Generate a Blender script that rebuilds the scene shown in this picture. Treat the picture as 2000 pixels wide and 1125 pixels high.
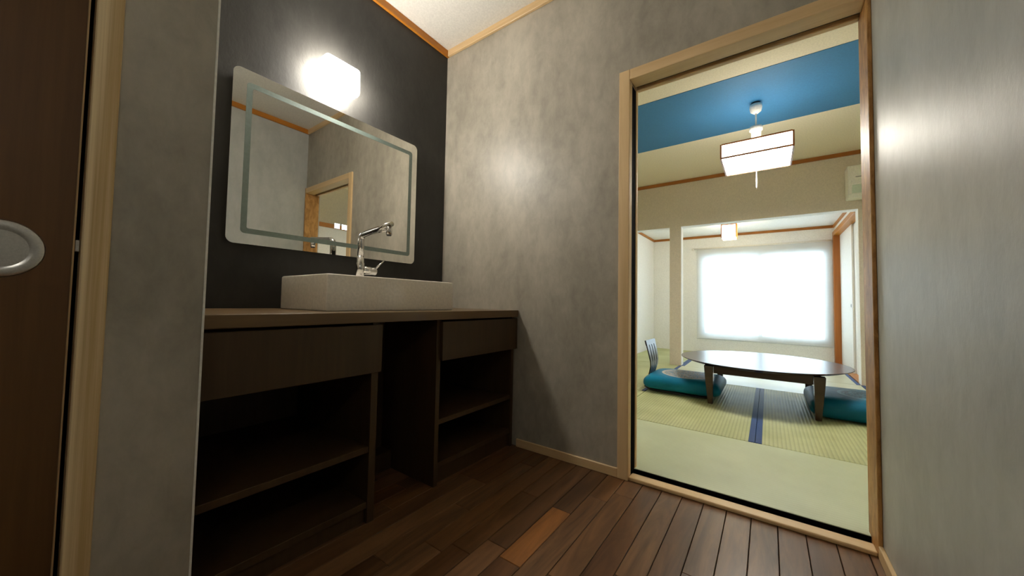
import bpy, bmesh, math, random
from mathutils import Vector, Matrix
random.seed(7)
for o in list(bpy.data.objects): bpy.data.objects.remove(o)
scene = bpy.context.scene
COL = scene.collection

# ------------------------------------------------------------------ camera
F_PX, YAW, PITCH, ROLL, CAM_Z = 692.43, 0.6252, 0.0396, 0.0179, 0.82
cd = bpy.data.cameras.new('camera'); cd.sensor_fit = 'HORIZONTAL'; cd.sensor_width = 36.0
cd.lens = F_PX * 36.0 / 2000.0; cd.clip_start = 0.02; cd.clip_end = 100
cam = bpy.data.objects.new('camera', cd); COL.objects.link(cam)
fw = Vector((-math.sin(YAW)*math.cos(PITCH), math.cos(YAW)*math.cos(PITCH), math.sin(PITCH)))
r0 = Vector((math.cos(YAW), math.sin(YAW), 0)); u0 = r0.cross(fw)
rt = r0*math.cos(ROLL) + u0*math.sin(ROLL); up = -r0*math.sin(ROLL) + u0*math.cos(ROLL)
M = Matrix((rt, up, -fw)).transposed().to_4x4(); M.translation = (0, 0, CAM_Z)
cam.matrix_world = M
scene.camera = cam

# ------------------------------------------------------------------ world, exposure, daylight
w = bpy.data.worlds.new('overcast_sky'); scene.world = w; w.use_nodes = True
bg = w.node_tree.nodes['Background']
bg.inputs[0].default_value = (0.74, 0.87, 1.0, 1); bg.inputs[1].default_value = 4.2
vs = scene.view_settings
vs.view_transform = 'Standard'; vs.look = 'None'; vs.exposure = 1.1; vs.gamma = 1.0; vs.use_curve_mapping = False
cy = scene.cycles; cy.max_bounces = 16; cy.diffuse_bounces = 12; cy.glossy_bounces = 6; cy.transparent_max_bounces = 12; cy.sample_clamp_indirect = 40.0
MIRROR_LAMP, FILL_LAMP, PENDANT, LANTERN = 50.0, 5.5, 3.0, 7.0
pl = bpy.data.lights.new('window_portal', 'AREA'); pl.shape = 'RECTANGLE'; pl.size = 1.75; pl.size_y = 1.55
pl.cycles.is_portal = True
po = bpy.data.objects.new('window_portal', pl); COL.objects.link(po)
po.location = (-0.10, 7.10, 0.98); po.rotation_euler = (math.radians(-90), 0, 0)   # faces -Y, into the room

# ------------------------------------------------------------------ helpers
WORLD = {}
def bm_box(bm, lo, hi, bevel=0.0, seg=1):
    lo, hi = [min(a, b) for a, b in zip(lo, hi)], [max(a, b) for a, b in zip(lo, hi)]
    vs_ = [bm.verts.new((x, y, z)) for z in (lo[2], hi[2]) for y in (lo[1], hi[1]) for x in (lo[0], hi[0])]
    fs = [bm.faces.new([vs_[i] for i in f]) for f in ((0,2,3,1),(4,5,7,6),(0,1,5,4),(2,6,7,3),(0,4,6,2),(1,3,7,5))]
    if bevel:
        es = list({e for f in fs for e in f.edges})
        bmesh.ops.bevel(bm, geom=es, offset=bevel, segments=seg, affect='EDGES', profile=0.5)
    return bm
def boxes(*bl, bevel=0.0, seg=1):
    bm = bmesh.new()
    for lo, hi in bl: bm_box(bm, lo, hi, bevel, seg)
    return bm
def frame_basis(d):
    d = d.normalized(); a = Vector((0, 0, 1)) if abs(d.z) < 0.9 else Vector((1, 0, 0))
    x = d.cross(a).normalized(); return x, x.cross(d).normalized()
def bm_tube(bm, pts, rad, n=16, cap=True):
    pts = [Vector(q) for q in pts]
    rad = rad if isinstance(rad, (list, tuple)) else [rad]*len(pts)
    rings = []; ref = None
    for i, q in enumerate(pts):
        d = (pts[min(i+1, len(pts)-1)] - pts[max(i-1, 0)]).normalized()
        if ref is None: x, y = frame_basis(d)
        else:
            x = (ref - d*ref.dot(d)).normalized(); y = x.cross(d)
        ref = x
        rings.append([bm.verts.new(q + x*rad[i]*math.cos(2*math.pi*k/n) + y*rad[i]*math.sin(2*math.pi*k/n)) for k in range(n)])
    for a, b in zip(rings, rings[1:]):
        for k in range(n):
            f = bm.faces.new((a[k], a[(k+1) % n], b[(k+1) % n], b[k])); f.smooth = True
    if cap:
        bm.faces.new(rings[0][::-1]); bm.faces.new(rings[-1])
    bmesh.ops.recalc_face_normals(bm, faces=bm.faces)
    return bm
def tube(pts, rad, n=16): return bm_tube(bmesh.new(), pts, rad, n)
def lathe(center, prof, n=32, axis='Z', smooth=True):
    """prof: list of (radius, height) round a vertical (or X) axis"""
    bm = bmesh.new(); c = Vector(center); rings = []
    for r, h in prof:
        ring = []
        for k in range(n):
            a = 2*math.pi*k/n
            if axis == 'Z': v = Vector((r*math.cos(a), r*math.sin(a), h))
            else: v = Vector((h, r*math.cos(a), r*math.sin(a)))
            ring.append(bm.verts.new(c + v))
        rings.append(ring)
    for a, b in zip(rings, rings[1:]):
        for k in range(n):
            f = bm.faces.new((a[k], a[(k+1) % n], b[(k+1) % n], b[k])); f.smooth = smooth
    if prof[0][0] > 1e-4: bm.faces.new(rings[0][::-1])
    if prof[-1][0] > 1e-4: bm.faces.new(rings[-1])
    bmesh.ops.remove_doubles(bm, verts=bm.verts, dist=1e-5)
    bmesh.ops.recalc_face_normals(bm, faces=bm.faces)
    return bm
def rrect(y0, y1, z0, z1, r, n=6):
    out = []
    for cy, cz, a0 in ((y1-r, z1-r, 0), (y0+r, z1-r, 90), (y0+r, z0+r, 180), (y1-r, z0+r, 270)):
        for k in range(n+1):
            a = math.radians(a0 + 90*k/n); out.append((cy + r*math.cos(a), cz + r*math.sin(a)))
    return out
def prism_x(outline, x0, x1):
    """extrude a (y,z) outline along x"""
    bm = bmesh.new()
    a = [bm.verts.new((x0, y, z)) for y, z in outline]; b = [bm.verts.new((x1, y, z)) for y, z in outline]
    n = len(a); bm.faces.new(a); bm.faces.new(b[::-1])
    for k in range(n): bm.faces.new((a[k], b[k], b[(k+1) % n], a[(k+1) % n]))
    bmesh.ops.recalc_face_normals(bm, faces=bm.faces)
    return bm
def obj(name, bm, mat, parent=None, shade=None):
    me = bpy.data.meshes.new(name)
    if parent is not None:
        bmesh.ops.translate(bm, verts=bm.verts, vec=-WORLD[parent.name])
    if shade is not None:
        for f in bm.faces: f.smooth = shade
    bm.to_mesh(me); bm.free()
    o = bpy.data.objects.new(name, me); COL.objects.link(o)
    me.materials.append(mat)
    if parent is not None:
        o.parent = parent; WORLD[o.name] = WORLD[parent.name].copy()
    else: WORLD[o.name] = Vector((0, 0, 0))
    return o
def thing(name, loc, label, cat, group=None, kind=None):
    o = bpy.data.objects.new(name, None); COL.objects.link(o); o.location = loc; o.empty_display_size = 0.05
    WORLD[o.name] = Vector(loc)
    tag(o, label, cat, group, kind); return o
def tag(o, label, cat, group=None, kind=None):
    o['label'] = label; o['category'] = cat
    if group: o['group'] = group
    if kind: o['kind'] = kind
    return o
def struct(name, bm, mat, label, cat):
    o = obj(name, bm, mat); return tag(o, label, cat, kind='structure')
def rebase(o):
    """move a single-mesh thing's origin to the middle of its base"""
    vs_ = o.data.vertices; lo = Vector([min(v.co[i] for v in vs_) for i in range(3)]); hi = Vector([max(v.co[i] for v in vs_) for i in range(3)])
    c = Vector(((lo.x+hi.x)/2, (lo.y+hi.y)/2, lo.z)); o.data.transform(Matrix.Translation(-c)); o.location = o.location + c
    WORLD[o.name] = WORLD[o.name] + c
    return o

# ------------------------------------------------------------------ materials
def S(r, g, b):
    f = lambda c: c/12.92 if c <= 0.04045 else ((c+0.055)/1.055)**2.4
    return (f(r/255), f(g/255), f(b/255), 1)
def mat_base(name, rough=0.5, color=(0.5, 0.5, 0.5, 1), metal=0.0, spec=0.5):
    m = bpy.data.materials.new(name); m.use_nodes = True
    nt = m.node_tree; b = nt.nodes['Principled BSDF']
    b.inputs['Base Color'].default_value = color; b.inputs['Roughness'].default_value = rough
    b.inputs['Metallic'].default_value = metal; b.inputs['Specular IOR Level'].default_value = spec
    return m, nt, b
def coords(nt, scale=(1, 1, 1), kind='Object'):
    tc = nt.nodes.new('ShaderNodeTexCoord'); mp = nt.nodes.new('ShaderNodeMapping')
    mp.inputs['Scale'].default_value = scale; nt.links.new(tc.outputs[kind], mp.inputs['Vector']); return mp.outputs['Vector']
def noise(nt, vec, scale, detail=4, rough=0.55, dist=0.0):
    n = nt.nodes.new('ShaderNodeTexNoise'); n.inputs['Scale'].default_value = scale; n.inputs['Detail'].default_value = detail
    n.inputs['Roughness'].default_value = rough; n.inputs['Distortion'].default_value = dist
    nt.links.new(vec, n.inputs['Vector']); return n.outputs['Fac']
def ramp(nt, fac, stops):
    r = nt.nodes.new('ShaderNodeValToRGB'); e = r.color_ramp.elements
    e[0].position, e[0].color = stops[0]; e[1].position, e[1].color = stops[-1]
    for pos, c in stops[1:-1]:
        k = e.new(pos); k.color = c
    nt.links.new(fac, r.inputs['Fac']); return r.outputs['Color']
def mix(nt, a, b, fac, mode='MIX'):
    m = nt.nodes.new('ShaderNodeMix'); m.data_type = 'RGBA'; m.blend_type = mode
    for sock, v in ((m.inputs[0], fac), (m.inputs[6], a), (m.inputs[7], b)):
        if hasattr(v, 'is_output'): nt.links.new(v, sock)
        else: sock.default_value = v
    return m.outputs[2]
def bump(nt, b, height, strength=0.1, dist=0.002):
    n = nt.nodes.new('ShaderNodeBump'); n.inputs['Strength'].default_value = strength; n.inputs['Distance'].default_value = dist
    nt.links.new(height, n.inputs['Height']); nt.links.new(n.outputs['Normal'], b.inputs['Normal'])
def mathn(nt, op, a, b=None):
    n = nt.nodes.new('ShaderNodeMath'); n.operation = op
    for s, v in zip(n.inputs, (a, b)):
        if v is None: continue
        if hasattr(v, 'is_output'): nt.links.new(v, s)
        else: s.default_value = v
    return n.outputs[0]

def plaster(name, c0, c1, rough, bstr=0.25, spec=0.5, big=3.4, fine=55):
    m, nt, b = mat_base(name, rough, spec=spec)
    v = coords(nt, (1, 1, 0.55))
    a = noise(nt, v, big, 7, 0.68, 0.15); f = noise(nt, v, 20, 5, 0.65, 0.5)
    k = mathn(nt, 'ADD', mathn(nt, 'MULTIPLY', a, 0.7), mathn(nt, 'MULTIPLY', f, 0.3))
    c = ramp(nt, k, [(0.36, c0), (0.64, c1)])
    g = noise(nt, v, fine, 3, 0.6)
    nt.links.new(c, b.inputs['Base Color'])
    bump(nt, b, mathn(nt, 'ADD', g, mathn(nt, 'MULTIPLY', f, 1.0)), bstr, 0.003)
    return m
def wood(name, c0, c1, axis='z', rough=0.45, grain=26, contrast=(0.35, 0.68), spec=0.4, objtone=False, bstr=0.08, stretch=0.05, dist=0.4):
    m, nt, b = mat_base(name, rough, spec=spec)
    sc = [1, 1, 1]; sc['xyz'.index(axis)] = stretch
    v = coords(nt, tuple(sc))
    if objtone:
        oi = nt.nodes.new('ShaderNodeObjectInfo'); add = nt.nodes.new('ShaderNodeVectorMath'); add.operation = 'MULTIPLY_ADD'
        cmb = nt.nodes.new('ShaderNodeCombineXYZ')
        for i in range(3): nt.links.new(mathn(nt, 'MULTIPLY', oi.outputs['Random'], 7.0 + 3*i), cmb.inputs[i])
        add.inputs[1].default_value = (1, 1, 1); nt.links.new(v, add.inputs[0]); nt.links.new(cmb.outputs[0], add.inputs[2]); v = add.outputs[0]
    n1 = noise(nt, v, grain, 5, 0.65, dist); n2 = noise(nt, v, grain*0.18, 3, 0.5, 1.2)
    k = mathn(nt, 'ADD', mathn(nt, 'MULTIPLY', n1, 0.6), mathn(nt, 'MULTIPLY', n2, 0.4))
    c = ramp(nt, k, [(contrast[0], c0), (contrast[1], c1)])
    if objtone: c = mix(nt, c, oi.outputs['Color'], 1.0, 'MULTIPLY')
    nt.links.new(c, b.inputs['Base Color'])
    bump(nt, b, n1, bstr, 0.001)
    return m
def plain(name, color, rough=0.5, metal=0.0, spec=0.5, grain=0.0, gscale=90):
    m, nt, b = mat_base(name, rough, color, metal, spec)
    v = coords(nt); n = noise(nt, v, gscale, 3)
    lo = tuple(c*(1-0.06) for c in color[:3]) + (1,); hi = tuple(min(1, c*1.06) for c in color[:3]) + (1,)
    nt.links.new(ramp(nt, n, [(0.35, lo), (0.65, hi)]), b.inputs['Base Color'])
    if grain: bump(nt, b, n, grain, 0.001)
    return m
def emit(name, color, strength, base=(0.9, 0.88, 0.82, 1)):
    m, nt, b = mat_base(name, 0.6, base)
    b.inputs['Emission Color'].default_value = color; b.inputs['Emission Strength'].default_value = strength
    return m

GREY = plaster('grey_plaster_wallpaper', S(150, 144, 131), S(188, 181, 166), 0.42, 0.18)
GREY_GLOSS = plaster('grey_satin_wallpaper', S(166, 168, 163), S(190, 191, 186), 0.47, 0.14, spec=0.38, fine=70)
BLACK = plaster('charcoal_wallpaper', S(48, 47, 45), S(62, 61, 58), 0.55, 0.25, spec=0.3)
CEIL = plain('white_ceiling_paper', S(228, 225, 218), 0.8, grain=0.1)
CREAM = plain('cream_wallpaper', S(240, 230, 205), 0.75, grain=0.15)
BEIGE = plain('beige_wallpaper', S(216, 206, 188), 0.75, grain=0.15)
BLUE = plain('blue_wallpaper', S(52, 122, 172), 0.6, grain=0.15)
WHITE = plain('white_wallpaper', S(240, 240, 240), 0.75, grain=0.1)
PINE = wood('pale_pine', S(212, 178, 128), S(234, 204, 158), 'z', 0.6, 30, spec=0.3)
PINE_X = wood('pale_pine_horizontal', S(212, 178, 128), S(234, 204, 158), 'x', 0.35, 30)
PINE_STRIPE = wood('striped_pine', S(204, 172, 120), S(246, 222, 178), 'z', 0.5, 60, (0.42, 0.58), stretch=0.01, dist=0.1)
PINE_Y = wood('pale_pine_side', S(212, 178, 128), S(234, 204, 158), 'y', 0.42, 30)
RUSTIC = wood('rustic_brown_wood', S(142, 98, 46), S(206, 156, 92), 'z', 0.5, 30, (0.38, 0.62), stretch=0.35, dist=1.0)
AMBER_Y = wood('amber_wood_side', S(168, 104, 30), S(196, 128, 44), 'y', 0.4, 30)
AMBER_X = wood('amber_wood', S(150, 92, 34), S(176, 114, 48), 'x', 0.4, 30)
AMBER = wood('amber_wood_upright', S(158, 92, 36), S(184, 112, 48), 'z', 0.4, 30)
CABINET = wood('brown_laminate', S(60, 43, 23), S(76, 57, 33), 'z', 0.5, 60, (0.3, 0.7), stretch=0.06, dist=0.2)
COUNTER = wood('brown_laminate_top', S(96, 74, 46), S(118, 94, 62), 'y', 0.32, 60, (0.3, 0.7), stretch=0.06, dist=0.2)
DOORW = wood('dark_door_veneer', S(92, 62, 32), S(114, 80, 44), 'z', 0.42, 70, (0.3, 0.7), stretch=0.04, dist=0.2)
PLANK = wood('walnut_plank', S(66, 45, 29), S(156, 116, 78), 'y', 0.30, 20, (0.30, 0.72), spec=0.5, objtone=True, stretch=0.10, dist=1.2)
TABLEW = wood('dark_table_wood', S(48, 30, 24), S(66, 42, 32), 'x', 0.22, 40, spec=0.6)
CHAIRW = wood('black_bent_wood', S(34, 30, 30), S(50, 46, 46), 'z', 0.28, 40, spec=0.6)
DARKW = wood('groove_wood', S(46, 30, 14), S(62, 42, 20), 'x', 0.6, 30)
BLACKGAP = plain('black_gap', S(14, 12, 10), 0.9, spec=0.03)
CHROME = plain('chrome', (0.62, 0.61, 0.59, 1), 0.08, 1.0)
STEEL = plain('brushed_steel', (0.62, 0.60, 0.56, 1), 0.28, 1.0, grain=0.05, gscale=300)
CERAMIC = plain('white_ceramic', S(232, 226, 214), 0.12, spec=0.6)
PLASTIC = plain('white_plastic', S(238, 234, 226), 0.35)
ACMAT = plain('ivory_plastic', S(238, 238, 226), 0.35)
ALU = plain('silver_aluminium', S(205, 208, 212), 0.35, 0.0)
HERI = plain('navy_cloth_edging', S(34, 66, 122), 0.6, grain=0.2, gscale=220)
FUSUMA = plain('white_panel_paper', S(232, 230, 228), 0.6, grain=0.05)
BEAD = plain('white_corner_bead', S(240, 238, 230), 0.3)
RUBBER = plain('dark_grey_metal', S(60, 60, 58), 0.4)
FROST = plain('frosted_band', S(118, 132, 126), 0.5)
CONCRETE = plain('pale_concrete', S(176, 178, 178), 0.8)
RAILM = plain('white_railing_paint', S(236, 238, 240), 0.5)
mm, nt, b = mat_base('mirror_silver', 0.015, (0.80, 0.80, 0.76, 1), 1.0); MIRROR = mm
v_ = coords(nt); nt.links.new(ramp(nt, noise(nt, v_, 1.5, 2), [(0.3, (0.90, 0.90, 0.86, 1)), (0.7, (0.92, 0.92, 0.88, 1))]), b.inputs['Base Color'])
# pane: mostly clear, a little reflective
GLASS = bpy.data.materials.new('window_glass'); GLASS.use_nodes = True; nt = GLASS.node_tree; nt.nodes.remove(nt.nodes['Principled BSDF'])
tr = nt.nodes.new('ShaderNodeBsdfTransparent'); gl = nt.nodes.new('ShaderNodeBsdfGlossy'); gl.inputs['Roughness'].default_value = 0.02
tr.inputs[0].default_value = (0.93, 0.96, 0.95, 1)
lw = nt.nodes.new('ShaderNodeLayerWeight'); lw.inputs[0].default_value = 0.15; ms = nt.nodes.new('ShaderNodeMixShader')
nt.links.new(lw.outputs['Fresnel'], ms.inputs[0]); nt.links.new(tr.outputs[0], ms.inputs[1]); nt.links.new(gl.outputs[0], ms.inputs[2])
nt.links.new(ms.outputs[0], nt.nodes['Material Output'].inputs[0])
# blind cloth: translucent weave
CLOTH = bpy.data.materials.new('blind_cloth'); CLOTH.use_nodes = True; nt = CLOTH.node_tree; nt.nodes.remove(nt.nodes['Principled BSDF'])
tl = nt.nodes.new('ShaderNodeBsdfTranslucent'); df = nt.nodes.new('ShaderNodeBsdfDiffuse'); tp = nt.nodes.new('ShaderNodeBsdfTransparent')
vv = coords(nt, (1, 1, 90)); cc = ramp(nt, noise(nt, vv, 3.0, 2), [(0.3, (0.86, 0.86, 0.84, 1)), (0.7, (0.93, 0.93, 0.92, 1))])
nt.links.new(cc, tl.inputs[0]); df.inputs[0].default_value = (0.80, 0.80, 0.78, 1); tp.inputs[0].default_value = (0.9, 0.92, 0.95, 1)
m1 = nt.nodes.new('ShaderNodeMixShader'); m1.inputs[0].default_value = 0.45; m2 = nt.nodes.new('ShaderNodeMixShader'); m2.inputs[0].default_value = 0.25
nt.links.new(tl.outputs[0], m1.inputs[1]); nt.links.new(df.outputs[0], m1.inputs[2]); nt.links.new(m1.outputs[0], m2.inputs[1]); nt.links.new(tp.outputs[0], m2.inputs[2])
nt.links.new(m2.outputs[0], nt.nodes['Material Output'].inputs[0])
def tatami(name, axis, ca, cb, rough=0.5, strength=0.6, dark=0.80):
    m, nt, b = mat_base(name, rough, spec=0.5)
    v = coords(nt)
    wv = nt.nodes.new('ShaderNodeTexWave'); wv.wave_type = 'BANDS'; wv.bands_direction = axis; wv.inputs['Scale'].default_value = 15.7
    wv.inputs['Distortion'].default_value = 0.15
    nt.links.new(v, wv.inputs['Vector'])
    n = noise(nt, v, 3.0, 4); c1 = ramp(nt, n, [(0.35, ca), (0.65, cb)])
    dk = ramp(nt, wv.outputs['Fac'], [(0.0, (dark, dark, dark*0.95 + 0.02, 1)), (0.6, (1, 1, 1, 1))])
    nt.links.new(mix(nt, c1, dk, 1.0, 'MULTIPLY'), b.inputs['Base Color'])
    bump(nt, b, wv.outputs['Fac'], strength, 0.002)
    return m
TAT_Y = tatami('green_rush_weave', 'X', S(178, 182, 130), S(194, 198, 148), 0.55, 0.7)      # ribs run along Y
TAT_X = tatami('pale_rush_weave', 'Y', S(190, 198, 164), S(200, 208, 176), 0.45, 0.08, 0.96)       # ribs run along X
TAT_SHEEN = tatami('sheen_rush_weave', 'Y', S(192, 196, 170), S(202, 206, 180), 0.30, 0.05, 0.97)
# cushion cloth with a woven roundel
def cushion_mat(name, base, motif, rim, cx, cy, rad):
    m, nt, b = mat_base(name, 0.48, base, spec=0.22)
    tc = nt.nodes.new('ShaderNodeTexCoord'); sp = nt.nodes.new('ShaderNodeSeparateXYZ'); nt.links.new(tc.outputs['Object'], sp.inputs[0])
    dx = mathn(nt, 'SUBTRACT', sp.outputs[0], cx); dy = mathn(nt, 'SUBTRACT', sp.outputs[1], cy)
    r = mathn(nt, 'SQRT', mathn(nt, 'ADD', mathn(nt, 'MULTIPLY', dx, dx), mathn(nt, 'MULTIPLY', dy, dy)))
    top = mathn(nt, 'GREATER_THAN', sp.outputs[2], 0.07)
    inside = mathn(nt, 'MULTIPLY', mathn(nt, 'LESS_THAN', r, rad), top)
    rimf = mathn(nt, 'MULTIPLY', inside, mathn(nt, 'GREATER_THAN', r, rad*0.91))
    v = tc.outputs['Object']
    sw = noise(nt, v, 16, 3, 0.6, 4.0)
    pat = ramp(nt, sw, [(0.42, motif), (0.5, rim), (0.58, base)])
    n = noise(nt, v, 6, 3); bc = ramp(nt, n, [(0.3, tuple(c*0.85 for c in base[:3]) + (1,)), (0.7, tuple(min(1, c*1.12) for c in base[:3]) + (1,))])
    c = mix(nt, bc, pat, inside); c = mix(nt, c, rim, rimf)
    nt.links.new(c, b.inputs['Base Color'])
    bump(nt, b, noise(nt, v, 9, 4, 0.6, 0.8), 0.5, 0.01)
    return m
TEAL_A = cushion_mat('teal_brocade', S(0, 112, 148), S(124, 112, 100), S(186, 178, 166), 0.02, 0.0, 0.22)
TEAL_B = cushion_mat('deep_teal_brocade', S(0, 96, 128), S(24, 62, 78), S(96, 150, 176), 0.06, 0.0, 0.20)
LAMP_M = emit('lit_frosted_glass', (1.0, 0.94, 0.84, 1), MIRROR_LAMP)
SHADE_M = emit('lit_paper_shade', (1.0, 0.94, 0.82, 1), PENDANT)
DIFF_M = emit('lit_diffuser_plate', (1.0, 0.95, 0.84, 1), PENDANT*7.0)
TOP_M = emit('lit_top_paper', (1.0, 0.94, 0.82, 1), PENDANT*0.8)
LANT_M = emit('lit_lantern_paper', (1.0, 0.84, 0.52, 1), LANTERN)
LED_M = emit('lit_button', (0.85, 0.9, 1.0, 1), 4.0)

# ------------------------------------------------------------------ washroom shell
XM, YW, XR, XS, YE, ZC = -1.82, 1.696, 0.30, -1.10, 0.26, 2.575
struct('wall_left', boxes(((XM-0.08, YE-0.06, 0), (XM, YW+0.03, ZC))), BLACK, 'charcoal papered wall behind the mirror and basin', 'wall')
struct('wall_front', boxes(((XM-0.08, YW, 0), (-0.56, YW+0.029, ZC)), ((-0.56, YW, 1.95), (XR, YW+0.029, ZC))), GREY,
       'mottled grey plaster-look wall around the doorway to the tatami room', 'wall')
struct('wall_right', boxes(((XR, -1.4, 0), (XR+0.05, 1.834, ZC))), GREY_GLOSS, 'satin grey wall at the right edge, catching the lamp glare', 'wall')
struct('wall_left_partition', boxes(((XS-0.06, 0.104, 0), (XS, YE, ZC)), ((XM-0.08, YE-0.06, 0), (XS-0.06, YE, ZC)), ((XS-0.06, -1.4, 1.96), (XS, 0.104, ZC)), ((XS-0.06, -1.4, 0), (XS, -0.84, 1.96))),
       GREY, 'narrow grey wall between the brown sliding door and the basin alcove', 'wall')
struct('wall_left_outer', boxes(((XS-0.16, -1.4, 0), (XS-0.10, 0.20, ZC))), BLACKGAP, 'wall behind the brown sliding door, blackened like an unlit cavity', 'wall')  # black colour stands in for the shade seen through the door gap
struct('wall_back', boxes(((XS-0.06, -1.45, 0), (XR+0.05, -1.4, ZC))), GREY, 'plain grey wall behind the camera', 'wall')
struct('ceiling', boxes(((XM-0.08, -1.45, ZC), (XR+0.05, YW+0.06, ZC+0.05))), CEIL, 'white papered ceiling of the washroom', 'ceiling')
tag(obj('trim_1', boxes(((XM, YE, ZC-0.045), (XM+0.018, YW, ZC)), bevel=0.002), AMBER_Y), 'amber brown ceiling trim above the charcoal wall', 'trim', kind='structure')
tag(obj('trim_2', boxes(((XM+0.018, YW-0.018, ZC-0.045), (XR-0.018, YW, ZC)), bevel=0.002), PINE_X), 'pale wood ceiling trim above the doorway wall', 'trim', kind='structure')
tag(obj('trim_3', boxes(((XR-0.018, -1.4, ZC-0.045), (XR, YW, ZC)), bevel=0.002), AMBER_Y), 'amber ceiling trim on the right wall, seen in the mirror', 'trim', kind='structure')
tag(obj('trim_4', boxes(((XS-0.001, YE-0.003, 0), (XS+0.0015, YE+0.0015, ZC)), bevel=0.0004), BEAD), 'thin white corner bead on the partition edge', 'trim', kind='structure')
tag(obj('baseboard_front', boxes(((-1.17, YW-0.012, 0), (-0.585, YW, 0.043)), bevel=0.002), PINE_X), 'pale baseboard between the vanity and the doorway', 'baseboard', kind='structure')
tag(obj('baseboard_right', boxes(((XR-0.012, -1.4, 0), (XR, 1.682, 0.043)), bevel=0.002), PINE_Y), 'pale baseboard along the right grey wall', 'baseboard', kind='structure')

# plank floor
fl = struct('floor', boxes(((XM-0.08, -1.45, -0.06), (XR+0.05, 1.80, -0.012))), BLACKGAP, 'walnut plank floor of the washroom', 'floor')
PW = 0.0815; k0 = 0.0225
rows = []
x = k0 - PW*23
tones = [(0.55, 0.50, 0.46), (0.70, 0.64, 0.60), (0.85, 0.80, 0.78), (0.62, 0.52, 0.44), (0.95, 0.90, 0.86), (0.75, 0.66, 0.56)]
row = 0
while x < XR - 0.005:
    xa, xb = max(x, XM), min(x + PW, XR)
    y = -1.4 - random.random()*0.5
    while y < YW - 0.01:
        L = random.uniform(0.36, 0.95); y2 = y + L
        if y2 > YW - 0.15: y2 = YW
        ya = max(y, -1.4)
        if y2 > ya + 0.02:
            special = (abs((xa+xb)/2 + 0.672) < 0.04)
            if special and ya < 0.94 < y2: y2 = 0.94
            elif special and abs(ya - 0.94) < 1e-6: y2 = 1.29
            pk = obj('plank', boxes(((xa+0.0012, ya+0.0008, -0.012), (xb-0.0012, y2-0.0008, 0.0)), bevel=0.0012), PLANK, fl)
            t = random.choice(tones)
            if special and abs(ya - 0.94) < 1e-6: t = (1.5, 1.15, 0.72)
            pk.color = (*t, 1)
        y = y2
    x += PW; row += 1

# ------------------------------------------------------------------ doorway frame (door_1)
d1 = thing('door_1', (-0.13, 1.75, 0), 'pale wood frame of the open doorway to the tatami room', 'doorway', kind='structure')
obj('casing', boxes(((-0.585, 1.682, 0), (-0.533, 1.7245, 1.959)), bevel=0.003, seg=2), PINE, d1)
obj('casing', boxes(((-0.585, 1.795, 0), (-0.533, 1.822, 1.959)), bevel=0.003, seg=2), PINE, d1)
sl = obj('pocket_shade', boxes(((-0.70, 1.7265, 0.012), (-0.537, 1.793, 1.905))), BLACKGAP, d1); sl['label'] = 'black filler standing in for the shade in the door pocket slot'  # black block fills the pocket slot so it reads as unlit
obj('header', boxes(((-0.533, 1.682, 1.908), (0.288, 1.765, 1.959)), bevel=0.003, seg=2), PINE_X, d1)
obj('track_groove', boxes(((-0.533, 1.765, 1.925), (0.288, 1.795, 1.959))), DARKW, d1)
obj('header', boxes(((-0.533, 1.795, 1.908), (0.288, 1.822, 1.959)), bevel=0.003), PINE_X, d1)
j = obj('jamb', boxes(((0.288, 1.682, 0), (0.2998, 1.822, 1.962)), bevel=0.003, seg=2), RUSTIC, d1); j['label'] = 'mottled brown wooden jamb'
th = obj('threshold', boxes(((-0.533, 1.690, 0), (0.288, 1.742, 0.016)), bevel=0.004, seg=2), PINE_X, d1)
obj('threshold_lip', boxes(((-0.533, 1.742, 0), (0.288, 1.757, 0.010)), bevel=0.001), PINE_X, th)
obj('track', boxes(((-0.62, 1.757, -0.01), (0.288, 1.785, 0.002)), ((-0.62, 1.7795, 0.002), (0.288, 1.785, 0.0195))), BLACKGAP, d1)  # upright black strip hides the mat edge, painting the gap as shade

# ------------------------------------------------------------------ brown sliding door at the left (door_2)
d2 = thing('door_2', (XS-0.02, -0.4, 0), 'dark brown sliding door with a round steel pull, left edge', 'door', kind='structure')
obj('jamb', boxes(((XS-0.05, 0.0663, 0), (XS+0.006, 0.104, 1.96)), bevel=0.002), PINE_STRIPE, d2)
obj('jamb', boxes(((XS-0.05, -0.84, 0), (XS+0.006, -0.80, 1.96)), bevel=0.002), PINE_STRIPE, d2)
obj('header', boxes(((XS-0.05, -0.80, 1.92), (XS+0.006, 0.0663, 1.96)), bevel=0.002), PINE_Y, d2)
hc, hz, hh = -0.027, 0.900, 0.034     # the leaf is cut out square behind the round pull
leaf = obj('leaf', boxes(((XS-0.042, -0.79, 0.008), (XS-0.012, hc-hh, 1.918)), ((XS-0.042, hc+hh, 0.008), (XS-0.012, 0.056, 1.918)),
                         ((XS-0.042, hc-hh, 0.008), (XS-0.012, hc+hh, hz-hh)), ((XS-0.042, hc-hh, hz+hh), (XS-0.012, hc+hh, 1.918))), DOORW, d2)
obj('edge_strip', boxes(((XS-0.040, 0.0562, 0.008), (XS-0.013, 0.0592, 1.918)), bevel=0.001), PINE, leaf)
obj('latch_plate', boxes(((XS-0.030, 0.0593, 0.905), (XS-0.014, 0.0655, 0.928)), bevel=0.001), STEEL, leaf)
obj('pull', lathe((XS-0.012, -0.027, 0.900), [(0.0335, 0.0005), (0.036, 0.002), (0.050, 0.002), (0.052, 0.0)], 48, 'X'), STEEL, d2)
obj('pull_dish', lathe((XS-0.012, -0.027, 0.900), [(0.0335, 0.0012), (0.0325, -0.004), (0.029, -0.014), (0.006, -0.018), (0.0, -0.0175)], 48, 'X'), STEEL, d2)
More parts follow.
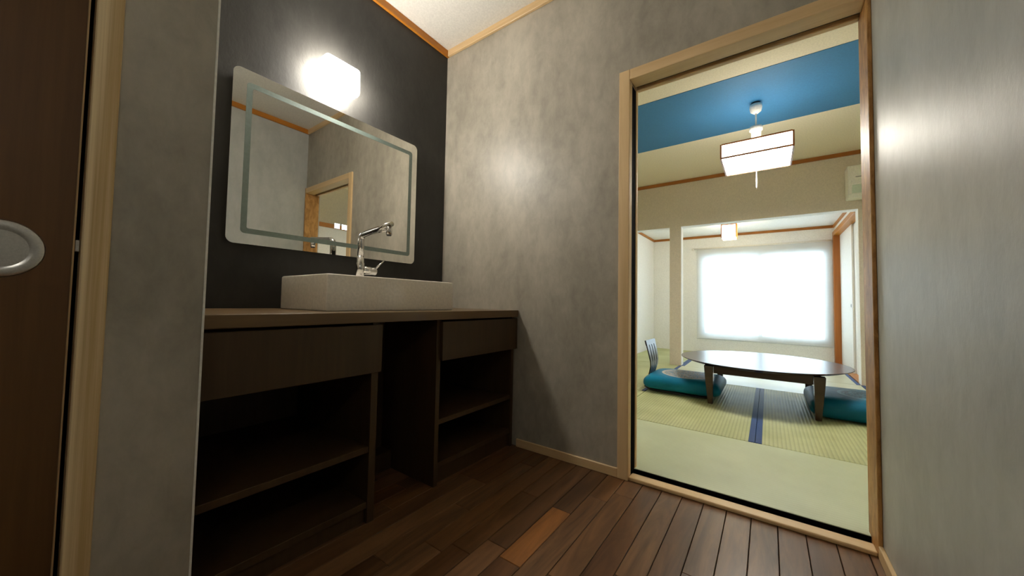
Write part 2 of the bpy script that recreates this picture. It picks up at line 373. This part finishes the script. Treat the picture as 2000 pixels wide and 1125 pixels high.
obj('pull_lock', boxes(((XS-0.030, -0.043, 0.906), (XS-0.026, -0.014, 0.912)), bevel=0.001), BLACKGAP, d2)
obj('track', boxes(((XS-0.06, -0.80, -0.012), (XS, 0.0663, 0.004))), BLACKGAP, d2)

# ------------------------------------------------------------------ vanity
XF = -1.174
ct = tag(obj('countertop', boxes(((XM+0.0005, YE+0.0005, 0.735), (XF, YW-0.0005, 0.773)), bevel=0.0025, seg=2), COUNTER),
         'brown laminate countertop under the white basin', 'countertop'); rebase(ct)
cabL = thing('vanity_cabinet', (-1.49, 0.53, 0), 'wider open brown vanity unit beside the grey partition', 'cabinet', 'vanity units under the countertop')
XB = -1.78
obj('front_panel', boxes(((-1.196, YE+0.002, 0.550), (-1.178, 0.806, 0.726)), bevel=0.0015), CABINET, cabL)
obj('side_panel', boxes(((XB, 0.776, 0), (-1.197, 0.804, 0.734)), bevel=0.001), CABINET, cabL)
obj('side_panel', boxes(((XB, YE+0.002, 0), (-1.197, YE+0.02, 0.734)), bevel=0.001), CABINET, cabL)
obj('shelf', boxes(((XB, YE+0.021, 0.256), (-1.200, 0.775, 0.278)), bevel=0.001), CABINET, cabL)
obj('bottom_panel', boxes(((XB, YE+0.021, 0.055), (-1.200, 0.775, 0.078)), bevel=0.001), CABINET, cabL)
obj('kickboard', boxes(((-1.235, YE+0.021, 0), (-1.215, 0.775, 0.054)), bevel=0.001), CABINET, cabL)
obj('back_panel', boxes(((XB-0.02, YE+0.002, 0.0), (XB-0.001, 0.804, 0.734))), CABINET, cabL)
cabR = thing('vanity_cabinet', (-1.49, 1.39, 0), 'narrower open brown vanity unit next to the doorway wall', 'cabinet', 'vanity units under the countertop')
obj('front_panel', boxes(((-1.196, 1.112, 0.552), (-1.178, YW-0.003, 0.726)), bevel=0.0015), CABINET, cabR)
obj('side_panel', boxes(((XB, 1.094, 0), (-1.197, 1.118, 0.734)), bevel=0.001), CABINET, cabR)
obj('side_panel', boxes(((XB, 1.664, 0), (-1.197, 1.684, 0.734)), bevel=0.001), CABINET, cabR)
obj('shelf', boxes(((XB, 1.119, 0.266), (-1.200, 1.663, 0.288)), bevel=0.001), CABINET, cabR)
obj('bottom_panel', boxes(((XB, 1.119, 0.075), (-1.200, 1.663, 0.098)), bevel=0.001), CABINET, cabR)
obj('kickboard', boxes(((-1.235, 1.119, 0), (-1.215, 1.663, 0.074)), bevel=0.001), CABINET, cabR)
obj('back_panel', boxes(((XB-0.02, 1.094, 0.0), (XB-0.001, 1.684, 0.734))), CABINET, cabR)
kp = thing('knee_space_panel', (-1.55, 0.95, 0), 'brown back panel of the gap between the two vanity units', 'panel')
obj('panel', boxes(((-1.60, 0.805, 0.0), (-1.58, 1.093, 0.734)), bevel=0.001), CABINET, kp)
obj('kickboard', boxes(((-1.52, 0.805, 0.0), (-1.50, 1.093, 0.07)), bevel=0.001), CABINET, kp)
obj('ledge', boxes(((-1.58, 0.805, 0.07), (-1.50, 1.093, 0.085)), bevel=0.001), CABINET, kp)

# basin: hollow rectangular vessel with a tap deck
BX0, BX1, BY0, BY1, BZ0, BZ1 = -1.74, -1.34, 0.671, 1.328, 0.773, 0.916
bas = thing('wash_basin', ((BX0+BX1)/2, (BY0+BY1)/2, BZ0), 'white rectangular ceramic vessel basin on the countertop', 'basin')
bm = bmesh.new(); bm_box(bm, (BX0, BY0, BZ0), (BX1, BY1, BZ1)); bm.faces.ensure_lookup_table()
top = max(bm.faces, key=lambda f: f.calc_center_median().z)
ins = bmesh.ops.extrude_discrete_faces(bm, faces=[top])['faces'][0]
for v in ins.verts:
    v.co.x = BX1-0.014 if v.co.x > -1.5 else BX0+0.115
    v.co.y = BY1-0.014 if v.co.y > 1.0 else BY0+0.014
dn = bmesh.ops.extrude_discrete_faces(bm, faces=[ins])['faces'][0]
for v in dn.verts:
    v.co.z = BZ0+0.03; c = Vector(((BX0+BX1)/2+0.05, 1.0, 0)); v.co.x += (c.x-v.co.x)*0.1; v.co.y += (c.y-v.co.y)*0.06
bmesh.ops.remove_doubles(bm, verts=bm.verts, dist=1e-5)
bmesh.ops.bevel(bm, geom=list(bm.edges), offset=0.005, segments=3, affect='EDGES', profile=0.5)
bmesh.ops.recalc_face_normals(bm, faces=bm.faces)
obj('bowl', bm, CERAMIC, bas, True)
obj('drain', lathe((-1.50, 1.0, BZ0+0.030), [(0.028, 0.0), (0.028, 0.003), (0.020, 0.004), (0.0, 0.002)], 24), CHROME, bas)

# tap
FX, FY = -1.655, 0.99
fc = thing('basin_tap', (FX, FY, BZ1), 'tall chrome single-lever tap on the basin rim', 'tap')
obj('base', lathe((FX, FY, BZ1), [(0.024, 0.0), (0.024, 0.004), (0.021, 0.006)], 28), CHROME, fc)
obj('body', lathe((FX, FY, BZ1), [(0.0195, 0.005), (0.0195, 0.085), (0.0165, 0.090), (0.0165, 0.12)], 28), CHROME, fc)
pts = [(FX, FY, 1.02), (FX, FY, 1.115)] + [(FX + 0.03*(1-math.cos(a)), FY, 1.115 + 0.03*math.sin(a)) for a in [math.radians(12*i) for i in range(1, 8)]]
ex = pts[-1]; pts += [(ex[0] + (-1.405-ex[0])*t, FY, ex[2] + 0.026*t) for t in (0.3, 0.6, 1.0)]
obj('spout', tube(pts, [0.0155, 0.0155] + [0.015]*7 + [0.0135, 0.0125, 0.0115], 20), CHROME, fc)
sp = obj('spray_head', tube([(-1.425, FY, 1.158), (-1.425, FY, 1.122)], [0.0135, 0.0135], 20), CHROME, fc)
obj('spray_nozzle', tube([(-1.425, FY, 1.1225), (-1.425, FY, 1.117)], 0.0105, 16), RUBBER, sp)
obj('under_pipe', tube([(-1.55, FY, 1.143), (-1.435, FY, 1.148)], [0.006, 0.007], 12), CHROME, fc)
obj('handle_body', tube([(FX, FY+0.01, 0.966), (FX, FY+0.055, 0.966), (FX, FY+0.056, 0.966), (FX, FY+0.082, 0.966), (FX, FY+0.088, 0.966)], [0.0205, 0.0205, 0.0195, 0.0205, 0.016], 24), CHROME, fc)
obj('lever', tube([(FX+0.004, FY+0.078, 0.975), (FX+0.01, FY+0.100, 1.000), (FX+0.014, FY+0.128, 1.028)], [0.0055, 0.0045, 0.0035], 12), CHROME, fc)

# mirror
mr = thing('wall_mirror', (XM, 0.954, 1.045), 'large rounded mirror with a frosted band on the charcoal wall', 'mirror')
obj('backing', prism_x(rrect(0.50, 1.408, 1.067, 1.768, 0.02), XM+0.0005, XM+0.022), PLASTIC, mr)
mg = obj('mirror_glass', prism_x(rrect(0.478, 1.430, 1.045, 1.791, 0.028), XM+0.022, XM+0.029), MIRROR, mr)
o1, o2 = rrect(0.527, 1.393, 1.091, 1.740, 0.016), rrect(0.549, 1.371, 1.113, 1.718, 0.007)
bm = bmesh.new(); xs = XM+0.0294
A = [bm.verts.new((xs, y, z)) for y, z in o1]; B = [bm.verts.new((xs, y, z)) for y, z in o2]
for i in range(len(A)): bm.faces.new((A[i], A[(i+1) % len(A)], B[(i+1) % len(A)], B[i]))
bmesh.ops.recalc_face_normals(bm, faces=bm.faces)
obj('frosted_band', bm, FROST, mr)
for yb in (0.924, 0.962):
    bt = obj('touch_button', boxes(((xs, yb, 1.182), (xs+0.0006, yb+0.026, 1.206))), LED_M, mr)
    obj('button_icon', boxes(((xs+0.0006, yb+0.004, 1.1965), (xs+0.0009, yb+0.022, 1.1985)), ((xs+0.0006, yb+0.004, 1.1895), (xs+0.0009, yb+0.022, 1.1915))), LED_M, bt)

# wall lamp above the mirror
wl = thing('wall_lamp', (XM, 0.905, 1.88), 'glowing white wall lamp above the mirror', 'lamp')
obj('mount', boxes(((XM+0.0005, 0.845, 1.905), (XM+0.02, 0.965, 1.995)), bevel=0.004, seg=2), PLASTIC, wl)
obj('lamp_shade', boxes(((XM+0.0205, 0.815, 1.875), (XM+0.105, 0.998, 2.020)), bevel=0.022, seg=4), LAMP_M, wl, True)

FILL_M = emit('lit_fill_glass', (1.0, 0.97, 0.90, 1), FILL_LAMP)
hl = thing('wall_lamp', (XR, -0.55, 1.60), 'added white fill lamp on the right grey wall, unseen behind the viewpoint', 'lamp')  # unseen lamp added to brighten the partition, brown door and basin front
obj('mount', boxes(((XR-0.02, -0.61, 1.625), (XR-0.0005, -0.49, 1.715)), bevel=0.004, seg=2), PLASTIC, hl)
obj('lamp_shade', boxes(((XR-0.105, -0.642, 1.595), (XR-0.0205, -0.458, 1.740)), bevel=0.022, seg=4), FILL_M, hl, True)

# ------------------------------------------------------------------ tatami room shell
TZ, TC, TY0, YB = 0.0, 2.50, 1.835, 5.15
TL, TR = -1.85, 1.65
struct('wall_tatami_front', boxes(((TL, 1.80, 0), (-0.56, TY0, TC)), ((-0.56, 1.80, 1.95), (XR+0.05, TY0, TC)), ((XR+0.05, 1.80, 0), (TR, TY0, TC))), BEIGE, 'beige wall of the tatami room on the doorway side', 'wall')
struct('wall_tatami_left', boxes(((TL-0.06, 1.80, 0), (TL, YB+0.14, TC))), BEIGE, 'beige left wall of the tatami room', 'wall')
struct('wall_tatami_right', boxes(((TR, 1.80, 0), (TR+0.06, YB+0.14, TC))), BEIGE, 'beige right wall of the tatami room, seen in the mirror', 'wall')
struct('wall_dividing', boxes(((TL, YB, 1.875), (TR, YB+0.13, TC)), ((-1.078, YB, 0), (-0.937, YB+0.13, 1.875)), ((0.785, YB, 0), (TR, YB+0.13, 1.875)), ((TL, YB, 0), (-1.72, YB+0.13, 1.875))), BEIGE,
       'beige beam and pillar dividing the tatami room from the window area', 'wall')
# the opening reveals and far side are white paper
struct('wall_reveal', boxes(((-0.9369, YB+0.004, 0.02), (-0.9350, YB+0.134, 1.8749)), ((0.7830, YB+0.004, 0.02), (0.7849, YB+0.134, 1.8749)), ((-0.935, YB+0.004, 1.8730), (0.783, YB+0.134, 1.8749)), ((-1.72, YB+0.004, 1.8730), (-1.078, YB+0.134, 1.8749))),
       WHITE, 'white lining inside the openings below the beam', 'wall')
tc_ = struct('ceiling_tatami', boxes(((TL-0.06, 1.80, TC), (TR+0.06, YB+0.14, TC+0.05))), CREAM, 'cream papered ceiling with a wide blue band', 'ceiling')
bp_ = obj('blue_panel', boxes(((TL, 2.995, TC-0.003), (TR, 3.955, TC))), BLUE, tc_); bp_['label'] = 'wide blue papered band across the ceiling'
tag(obj('trim_5', boxes(((TL, YB-0.02, TC-0.042), (TR, YB, TC)), bevel=0.002), AMBER_X), 'brown ceiling trim above the beam in the tatami room', 'trim', kind='structure')
tag(obj('trim_6', boxes(((TR-0.03, TY0, 1.862), (TR, YB, 1.925)), bevel=0.002), AMBER_Y), 'brown lintel on the right tatami wall, seen in the mirror', 'trim', kind='structure')
d4 = thing('door_4', (TR-0.02, 3.2, 0.02), 'pale sliding closet panels below the brown lintel', 'sliding door', kind='structure')
for a in (TY0+0.01, 2.71, 3.58, 4.45):
    lf = obj('panel', boxes(((TR-0.022, a, 0.021), (TR-0.002, min(a+0.865, YB-0.003), 1.861)), bevel=0.002), FUSUMA, d4)
    obj('finger_pull', lathe((TR-0.022, a+0.08, 0.85), [(0.025, 0.0), (0.025, -0.002), (0.020, -0.002), (0.0, -0.0005)], 20, 'X'), RUBBER, lf)

# tatami floor
tf = struct('floor_tatami', boxes(((TL-0.06, 1.785, -0.05), (TR+0.06, YB+0.14, -0.001))), BLACKGAP, 'woven rush mat floor of the tatami room', 'floor')
HW = 0.033
def tatami_mat(x0, x1, y0, y1, m, edges, parent, z=0.02):
    t = obj('tatami_mat', boxes(((x0+0.0015, y0+0.003, -0.001), (x1-0.0015, y1-0.003, z)), bevel=0.002), m, parent)
    for e in edges:
        if e == 'l': q = ((x0+0.0010, y0+0.003, 0.001), (x0+HW, y1-0.003, z+0.0012))
        else: q = ((x1-HW, y0+0.003, 0.001), (x1-0.0010, y1-0.003, z+0.0012))
        obj('edging', boxes(q, bevel=0.0005), HERI, t)
    return t
HX0, HXM, HX1 = -0.928, -0.068, 0.778
tatami_mat(HX0, HX1, 1.785, 2.560, TAT_X, '', tf)
tatami_mat(TL, HX0, 1.837, 3.42, TAT_Y, 'l', tf)
tatami_mat(HX0, HXM, 2.560, 4.270, TAT_Y, 'r', tf)
tatami_mat(HXM, HX1, 2.560, 4.270, TAT_Y, 'lr', tf)
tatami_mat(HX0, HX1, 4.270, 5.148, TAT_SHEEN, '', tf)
tatami_mat(TL, HX0, 3.42, 5.148, TAT_Y, 'lr', tf)
tatami_mat(HX1, TR, 1.837, 3.42, TAT_Y, 'lr', tf)
tatami_mat(HX1, TR, 3.42, 5.148, TAT_Y, 'lr', tf)

# ------------------------------------------------------------------ window area beyond the beam
YF, EC = 6.93, 2.03
WX0, WX1, WZ0, WZ1 = -0.965, 0.752, 0.27, 1.72
struct('wall_far', boxes(((-1.80, YF, 0), (WX0, YF+0.12, EC)), ((WX1, YF, 0), (0.96, YF+0.12, EC)), ((WX0, YF, 0), (WX1, YF+0.12, WZ0)), ((WX0, YF, WZ1), (WX1, YF+0.12, EC))), WHITE, 'white wall around the bright window', 'wall')
struct('wall_far_left', boxes(((-1.80, YB+0.13, 0), (-1.73, YF, EC))), WHITE, 'white side wall at the left of the window area', 'wall')
struct('wall_far_right', boxes(((0.80, YB+0.13, 1.925), (0.96, YF, EC)), ((0.90, YB+0.13, 0), (0.96, YF, 1.925))), WHITE, 'white side wall above the sliding panels', 'wall')
struct('ceiling_far', boxes(((-1.80, YB+0.13, EC), (0.96, YF+0.12, EC+0.04))), WHITE, 'low white ceiling of the window area', 'ceiling')
tag(obj('trim_7', boxes(((-1.73, YF-0.018, EC-0.038), (0.80, YF, EC)), bevel=0.002), AMBER_X), 'brown ceiling trim above the window', 'trim', kind='structure')
tag(obj('trim_8', boxes(((-1.73, YB+0.13, EC-0.038), (-1.712, YF-0.018, EC)), bevel=0.002), AMBER_Y), 'brown ceiling trim on the left wall of the window area', 'trim', kind='structure')
tag(obj('trim_9', boxes(((0.782, YB+0.135, EC-0.038), (0.80, YF-0.018, EC)), bevel=0.002), AMBER_Y), 'brown ceiling trim on the right wall of the window area', 'trim', kind='structure')
ff = struct('floor_far', boxes(((-1.80, YB+0.14, -0.05), (0.96, YF+0.12, -0.001))), BLACKGAP, 'rush mat floor of the window area', 'floor')
tatami_mat(-1.73, HX0, YB+0.0, YF, TAT_Y, 'r', ff)
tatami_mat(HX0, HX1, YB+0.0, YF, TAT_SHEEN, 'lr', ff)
d3 = thing('door_3', (0.85, 6.1, 0.02), 'white sliding panels under a brown lintel, right of the window', 'sliding door', kind='structure')
obj('post', boxes(((0.776, 6.835, 0.02), (0.865, 6.928, 1.925)), bevel=0.003), AMBER, d3)
obj('lintel', boxes(((0.776, YB+0.14, 1.862), (0.865, 6.834, 1.925)), bevel=0.003), AMBER_Y, d3)
obj('sill', boxes(((0.79, YB+0.14, 0.0), (0.897, 6.834, 0.022)), bevel=0.002), AMBER_Y, d3)
for a, b_, xx in ((YB+0.14, 6.05, 0.868), (5.99, 6.834, 0.846)):
    lf = obj('panel', boxes(((xx, a, 0.023), (xx+0.02, b_, 1.861)), bevel=0.002), FUSUMA, d3)
    obj('finger_pull', lathe((xx, a+0.09, 0.85), [(0.022, 0.0), (0.022, -0.002), (0.018, -0.002), (0.0, -0.0005)], 20, 'X'), RUBBER, lf)

# window
w1 = thing('window_1', (-0.106, YF+0.06, WZ0), 'two-pane sliding window behind the white blind', 'window', kind='structure')
obj('window_frame', boxes(((WX0, YF+0.01, WZ0), (WX0+0.03, YF+0.10, WZ1)), ((WX1-0.03, YF+0.01, WZ0), (WX1, YF+0.10, WZ1)), ((WX0+0.03, YF+0.01, WZ0), (WX1-0.03, YF+0.10, WZ0+0.03)), ((WX0+0.03, YF+0.01, WZ1-0.03), (WX1-0.03, YF+0.10, WZ1))), ALU, w1)
def sash(x0, x1, y):
    z0, z1, t = WZ0+0.031, WZ1-0.031, 0.042
    s = obj('sash', boxes(((x0, y, z0), (x0+t, y+0.025, z1)), ((x1-t, y, z0), (x1, y+0.025, z1)), ((x0+t, y, z0), (x1-t, y+0.025, z0+0.05)), ((x0+t, y, z1-t), (x1-t, y+0.025, z1))), ALU, w1)
    obj('pane', boxes(((x0+t, y+0.010, z0+0.05), (x1-t, y+0.014, z1-t))), GLASS, s)
sash(WX0+0.031, -0.075, YF+0.065); sash(-0.125, WX1-0.031, YF+0.03)

# blind
bl = thing('roller_blind', (-0.116, YF-0.03, 0.26), 'white translucent blind drawn over the far window', 'blind')
obj('headrail', tube([(-1.05, YF-0.03, 1.805), (0.774, YF-0.03, 1.805)], 0.014, 16), PLASTIC, bl)
obj('rail_knob', lathe((-1.05, YF-0.03, 1.805), [(0.0, -0.03), (0.016, -0.025), (0.020, -0.012), (0.016, 0.0)], 16, 'X'), PLASTIC, bl)
bm = bmesh.new(); N = 40
def clothx(k): return -1.00 + (0.768+1.00)*k/N
for dz in (0,):
    ra = [bm.verts.new((clothx(k), YF-0.032 + 0.0015*math.sin(k*0.9), 0.262)) for k in range(N+1)]
    rb = [bm.verts.new((clothx(k), YF-0.032, 1.80)) for k in range(N+1)]
    for k in range(N): bm.faces.new((ra[k], ra[k+1], rb[k+1], rb[k])).smooth = True
obj('cloth', bm, CLOTH, bl)
obj('bottom_rail', boxes(((-1.0, YF-0.038, 0.246), (0.768, YF-0.026, 0.264)), bevel=0.003), ALU, bl)

# balcony outside
tag(obj('balcony_slab', boxes(((-4, YF+0.12, -0.30), (4, 8.3, -0.10))), CONCRETE), 'pale concrete balcony outside the window', 'balcony', kind='structure')
rg = thing('balcony_railing', (0, 8.2, -0.10), 'white balcony railing faint behind the blind', 'railing')
obj('handrail', boxes(((-4, 8.17, 0.68), (4, 8.23, 0.73)), bevel=0.005), RAILM, rg)
obj('bottom_rail', boxes(((-4, 8.18, -0.02), (4, 8.22, 0.02)), bevel=0.005), RAILM, rg)
for k in range(34):
    obj('baluster', boxes(((-2.0+k*0.12, 8.185, -0.10), (-1.965+k*0.12, 8.215, 0.68))), RAILM, rg)

# ------------------------------------------------------------------ furniture of the tatami room
TCX, TCY, TR_, TT = -0.07, 3.775, 0.605, 0.355
tb = thing('low_table', (TCX, TCY, 0.02), 'dark wooden round low table on the tatami floor', 'table')
obj('tabletop', lathe((TCX, TCY, 0), [(TR_-0.05, TT-0.024), (TR_-0.006, TT-0.008), (TR_, TT-0.004), (TR_-0.002, TT)], 96, smooth=False), TABLEW, tb)
lx, ly = 0.345, 0.40
for sx in (-1, 1):
    for sy in (-1, 1):
        bm = bmesh.new(); cx, cy = TCX + sx*lx + 0.018, TCY + sy*ly - 0.04
        tz = TT-0.0245
        for z, h, ox in ((0.0203, 0.018, 0.0), (0.25, 0.030, 0.0), (tz, 0.033, 0.0)):
            for ux, uy in ((-1, -1), (1, -1), (1, 1), (-1, 1)): bm.verts.new((cx + ux*h - sx*(0.033-h)*0.6, cy + uy*h - sy*(0.033-h)*0.6, z))
        bm.verts.ensure_lookup_table(); V = bm.verts
        for s in (0, 4):
            for k in range(4): bm.faces.new((V[s+k], V[s+(k+1) % 4], V[s+4+(k+1) % 4], V[s+4+k]))
        bm.faces.new([V[3], V[2], V[1], V[0]]); bm.faces.new([V[8], V[9], V[10], V[11]])
        bmesh.ops.bevel(bm, geom=list(bm.edges), offset=0.004, segments=2, affect='EDGES', profile=0.5)
        bmesh.ops.recalc_face_normals(bm, faces=bm.faces)
        obj('leg', bm, TABLEW, tb)
for sy in (-1, 1):
    cy = TCY + sy*ly - 0.04
    obj('apron', boxes(((TCX-lx+0.052, cy-0.011, TT-0.085), (TCX+lx-0.016, cy+0.011, TT-0.0245)), bevel=0.002), TABLEW, tb)
for sx in (-1, 1):
    cx = TCX + sx*lx + 0.018
    obj('apron', boxes(((cx-0.011, TCY-ly-0.006, TT-0.085), (cx+0.011, TCY+ly-0.074, TT-0.0245)), bevel=0.002), TABLEW, tb)

def cushion(cx, cy, z0, hx, hy, h, mat, label, nu=64, nv=24):
    bm = bmesh.new(); e1, e2 = 0.30, 0.17
    sg = lambda c, e: math.copysign(abs(c)**e, c)
    rings = []
    for i in range(1, nv):
        ph = -math.pi/2 + math.pi*i/nv; ring = []
        for k in range(nu):
            a = 2*math.pi*k/nu
            x_ = hx*sg(math.cos(ph), e1)*sg(math.cos(a), e2); y_ = hy*sg(math.cos(ph), e1)*sg(math.sin(a), e2)
            r = max(abs(x_)/hx, abs(y_)/hy)
            z_ = h/2*(1 + sg(math.sin(ph), 0.8)); z_ = z_*(1 - 0.10*(abs(x_)/hx*abs(y_)/hy)**2)
            ring.append(bm.verts.new((x_, y_, z_)))
        rings.append(ring)
    for a_, b_ in zip(rings, rings[1:]):
        for k in range(nu): bm.faces.new((a_[k], a_[(k+1) % nu], b_[(k+1) % nu], b_[k]))
    bm.faces.new(rings[0][::-1])
    tp_ = bm.verts.new((0, 0, h))
    for k in range(nu): bm.faces.new((rings[-1][k], rings[-1][(k+1) % nu], tp_))
    o = obj('floor_cushion', bm, mat, None, True); o.location = (cx, cy, z0); WORLD[o.name] = Vector((cx, cy, z0))
    return tag(o, label, 'cushion', 'teal floor cushions at the low table')
cushion(-0.635, 3.68, 0.043, 0.315, 0.30, 0.135, TEAL_A, 'teal cushion with a grey woven roundel, on the floor chair')
cushion(0.565, 3.70, 0.021, 0.325, 0.33, 0.155, TEAL_B, 'deep teal cushion at the right of the low table, beside the doorway jamb')

# legless floor chair: bent wood seat and slatted back
zc_ = thing('floor_chair', (-0.66, 3.66, 0.02), 'black bent-wood legless floor chair behind the teal cushion', 'chair')
prof = [(-0.40, 0.030), (-0.60, 0.028), (-0.80, 0.030), (-0.90, 0.038), (-0.945, 0.060)]
def ribbon(prof, y0, y1, t, yfun=None):
    bm = bmesh.new(); n = len(prof); P = [Vector((a, 0, c)) for a, c in prof]
    rows_ = []
    for i in range(n):
        d = (P[min(i+1, n-1)] - P[max(i-1, 0)]).normalized(); nrm = Vector((-d.z, 0, d.x))
        f = yfun(i/(n-1)) if yfun else 1.0
        c = 3.66; ya, yb = c + (y0-c)*f, c + (y1-c)*f
        rows_.append([bm.verts.new(P[i] + nrm*s*t/2 + Vector((0, yy, 0))) for s, yy in ((1, ya), (1, yb), (-1, yb), (-1, ya))])
    for a_, b_ in zip(rows_, rows_[1:]):
        for k in range(4): bm.faces.new((a_[k], a_[(k+1) % 4], b_[(k+1) % 4], b_[k]))
    bm.faces.new(rows_[0][::-1]); bm.faces.new(rows_[-1])
    bmesh.ops.recalc_face_normals(bm, faces=bm.faces); return bm
obj('seat', ribbon(prof, 3.46, 3.86, 0.012), CHAIRW, zc_)
bprof = [(-0.945, 0.060), (-0.940, 0.11), (-0.922, 0.175), (-0.908, 0.23), (-0.906, 0.275), (-0.915, 0.33), (-0.928, 0.39), (-0.940, 0.435)]
fan = lambda t: 0.55 + 0.45*min(1, t*1.3)
for k in range(4):
    a = 3.505 + k*0.0825
    obj('slat', ribbon(bprof, a, a+0.060, 0.011, fan), CHAIRW, zc_)
obj('top_rail', ribbon([(-0.938, 0.430), (-0.945, 0.455), (-0.950, 0.475)], 3.50, 3.82, 0.014), CHAIRW, zc_)

# pendant lamp
PX, PY = -0.066, 3.48
pd = thing('pendant_lamp', (PX, PY, 1.775), 'square paper pendant lamp hanging below the blue ceiling band', 'lamp')
Z0, Z1, HS = 2.004, 2.113, 0.235
obj('ceiling_plate', lathe((PX, PY, 0), [(0.030, TC-0.003), (0.030, TC-0.020), (0.024, TC-0.021)], 28), RUBBER, pd)
obj('ceiling_cup', lathe((PX, PY, 0), [(0.042, TC-0.021), (0.044, TC-0.045), (0.038, TC-0.075), (0.018, TC-0.092), (0.006, TC-0.094)], 28), PLASTIC, pd)
obj('stem', tube([(PX, PY, TC-0.09), (PX, PY, 2.29)], 0.006, 12), PLASTIC, pd)
obj('socket', lathe((PX, PY, 0), [(0.012, 2.30), (0.045, 2.295), (0.048, 2.265), (0.035, 2.255), (0.03, 2.115)], 28), PLASTIC, pd)
obj('paper_panel', boxes(((PX-HS+0.004, PY-HS+0.003, Z0+0.003), (PX+HS-0.004, PY-HS+0.006, Z1-0.003))), SHADE_M, pd)
obj('paper_panel', boxes(((PX-HS+0.004, PY+HS-0.006, Z0+0.003), (PX+HS-0.004, PY+HS-0.003, Z1-0.003))), SHADE_M, pd)
obj('paper_panel', boxes(((PX-HS+0.003, PY-HS+0.006, Z0+0.003), (PX-HS+0.006, PY+HS-0.006, Z1-0.003))), SHADE_M, pd)
obj('paper_panel', boxes(((PX+HS-0.006, PY-HS+0.006, Z0+0.003), (PX+HS-0.003, PY+HS-0.006, Z1-0.003))), SHADE_M, pd)
obj('diffuser', boxes(((PX-HS+0.006, PY-HS+0.006, Z0), (PX+HS-0.006, PY+HS-0.006, Z0+0.003))), DIFF_M, pd)
obj('top_panel', boxes(((PX-HS+0.006, PY-HS+0.006, Z1-0.006), (PX+HS-0.006, PY+HS-0.006, Z1-0.003))), TOP_M, pd)
q = 0.011
for sx in (-1, 1):
    for sy in (-1, 1):
        cx, cy = PX+sx*(HS-q/2), PY+sy*(HS-q/2)
        obj('frame_bar', boxes(((cx-q/2, cy-q/2, Z0-0.002), (cx+q/2, cy+q/2, Z1+0.001))), AMBER, pd)
    for z in (Z0-0.001, Z1-0.001):
        obj('frame_bar', boxes(((PX-HS+q, PY+sx*HS-q/2-sx*q/2, z-q/2), (PX+HS-q, PY+sx*HS+q/2-sx*q/2, z+q/2))), AMBER, pd)
        obj('frame_bar', boxes(((PX+sx*HS-q/2-sx*q/2, PY-HS+q, z-q/2), (PX+sx*HS+q/2-sx*q/2, PY+HS-q, z+q/2))), AMBER, pd)
cdn = obj('pull_cord', tube([(PX, PY, Z0-0.0005), (PX, PY, 1.86)], 0.002, 8), PLASTIC, pd)
obj('cord_grip', tube([(PX, PY, 1.905), (PX, PY, 1.80), (PX, PY, 1.775)], [0.0035, 0.005, 0.002], 10), PLASTIC, cdn)

# small lantern in the window area
LX, LY = -0.447, 6.0
ln = thing('ceiling_lantern', (LX, LY, 1.79), 'small warm paper lantern on the low ceiling near the window', 'lamp')
obj('lantern_plate', boxes(((LX-0.06, LY-0.06, EC-0.022), (LX+0.06, LY+0.06, EC-0.0005)), bevel=0.003), AMBER_X, ln)
obj('lantern_shade', boxes(((LX-0.085, LY-0.085, 1.79), (LX+0.085, LY+0.085, EC-0.023)), bevel=0.004), LANT_M, ln)
for sx in (-1, 1):
    for sy in (-1, 1):
        obj('corner_post', boxes(((LX+sx*0.0855, LY+sy*0.0855, 1.80), (LX+sx*0.097, LY+sy*0.097, EC-0.0005))), AMBER, ln)
    obj('cross_bar', boxes(((LX-0.0855, LY+sx*0.086, 1.985), (LX+0.0855, LY+sx*0.095, 1.998))), AMBER, ln)

# air conditioner
ac = thing('air_conditioner', (1.09, YB, 1.965), 'white wall air conditioner above the opening, cut by the doorway jamb', 'air conditioner')
def prism_along_x(pyz, x0, x1): return prism_x(pyz, x0, x1)
body = [(YB-0.0005, 1.965), (YB-0.0005, 2.300), (YB-0.15, 2.300), (YB-0.185, 2.285), (YB-0.20, 2.24), (YB-0.20, 2.09), (YB-0.17, 2.00), (YB-0.11, 1.965)]
bmb = prism_along_x(body, 0.685, 1.48); bmesh.ops.bevel(bmb, geom=[e for e in bmb.edges], offset=0.006, segments=2, affect='EDGES')
obj('body', bmb, ACMAT, ac)
obj('front_cover', boxes(((0.70, YB-0.206, 2.092), (1.465, YB-0.2005, 2.235)), bevel=0.002), ACMAT, ac)
fp = obj('louver', prism_along_x([(YB-0.196, 2.086), (YB-0.170, 2.006), (YB-0.174, 2.004), (YB-0.201, 2.084)], 0.715, 1.45), plain('pale_green_plastic', S(205, 220, 200), 0.35), ac)
obj('louver_slit', boxes(((0.74, YB-0.2068, 2.160), (1.42, YB-0.2062, 2.166))), RUBBER, ac)
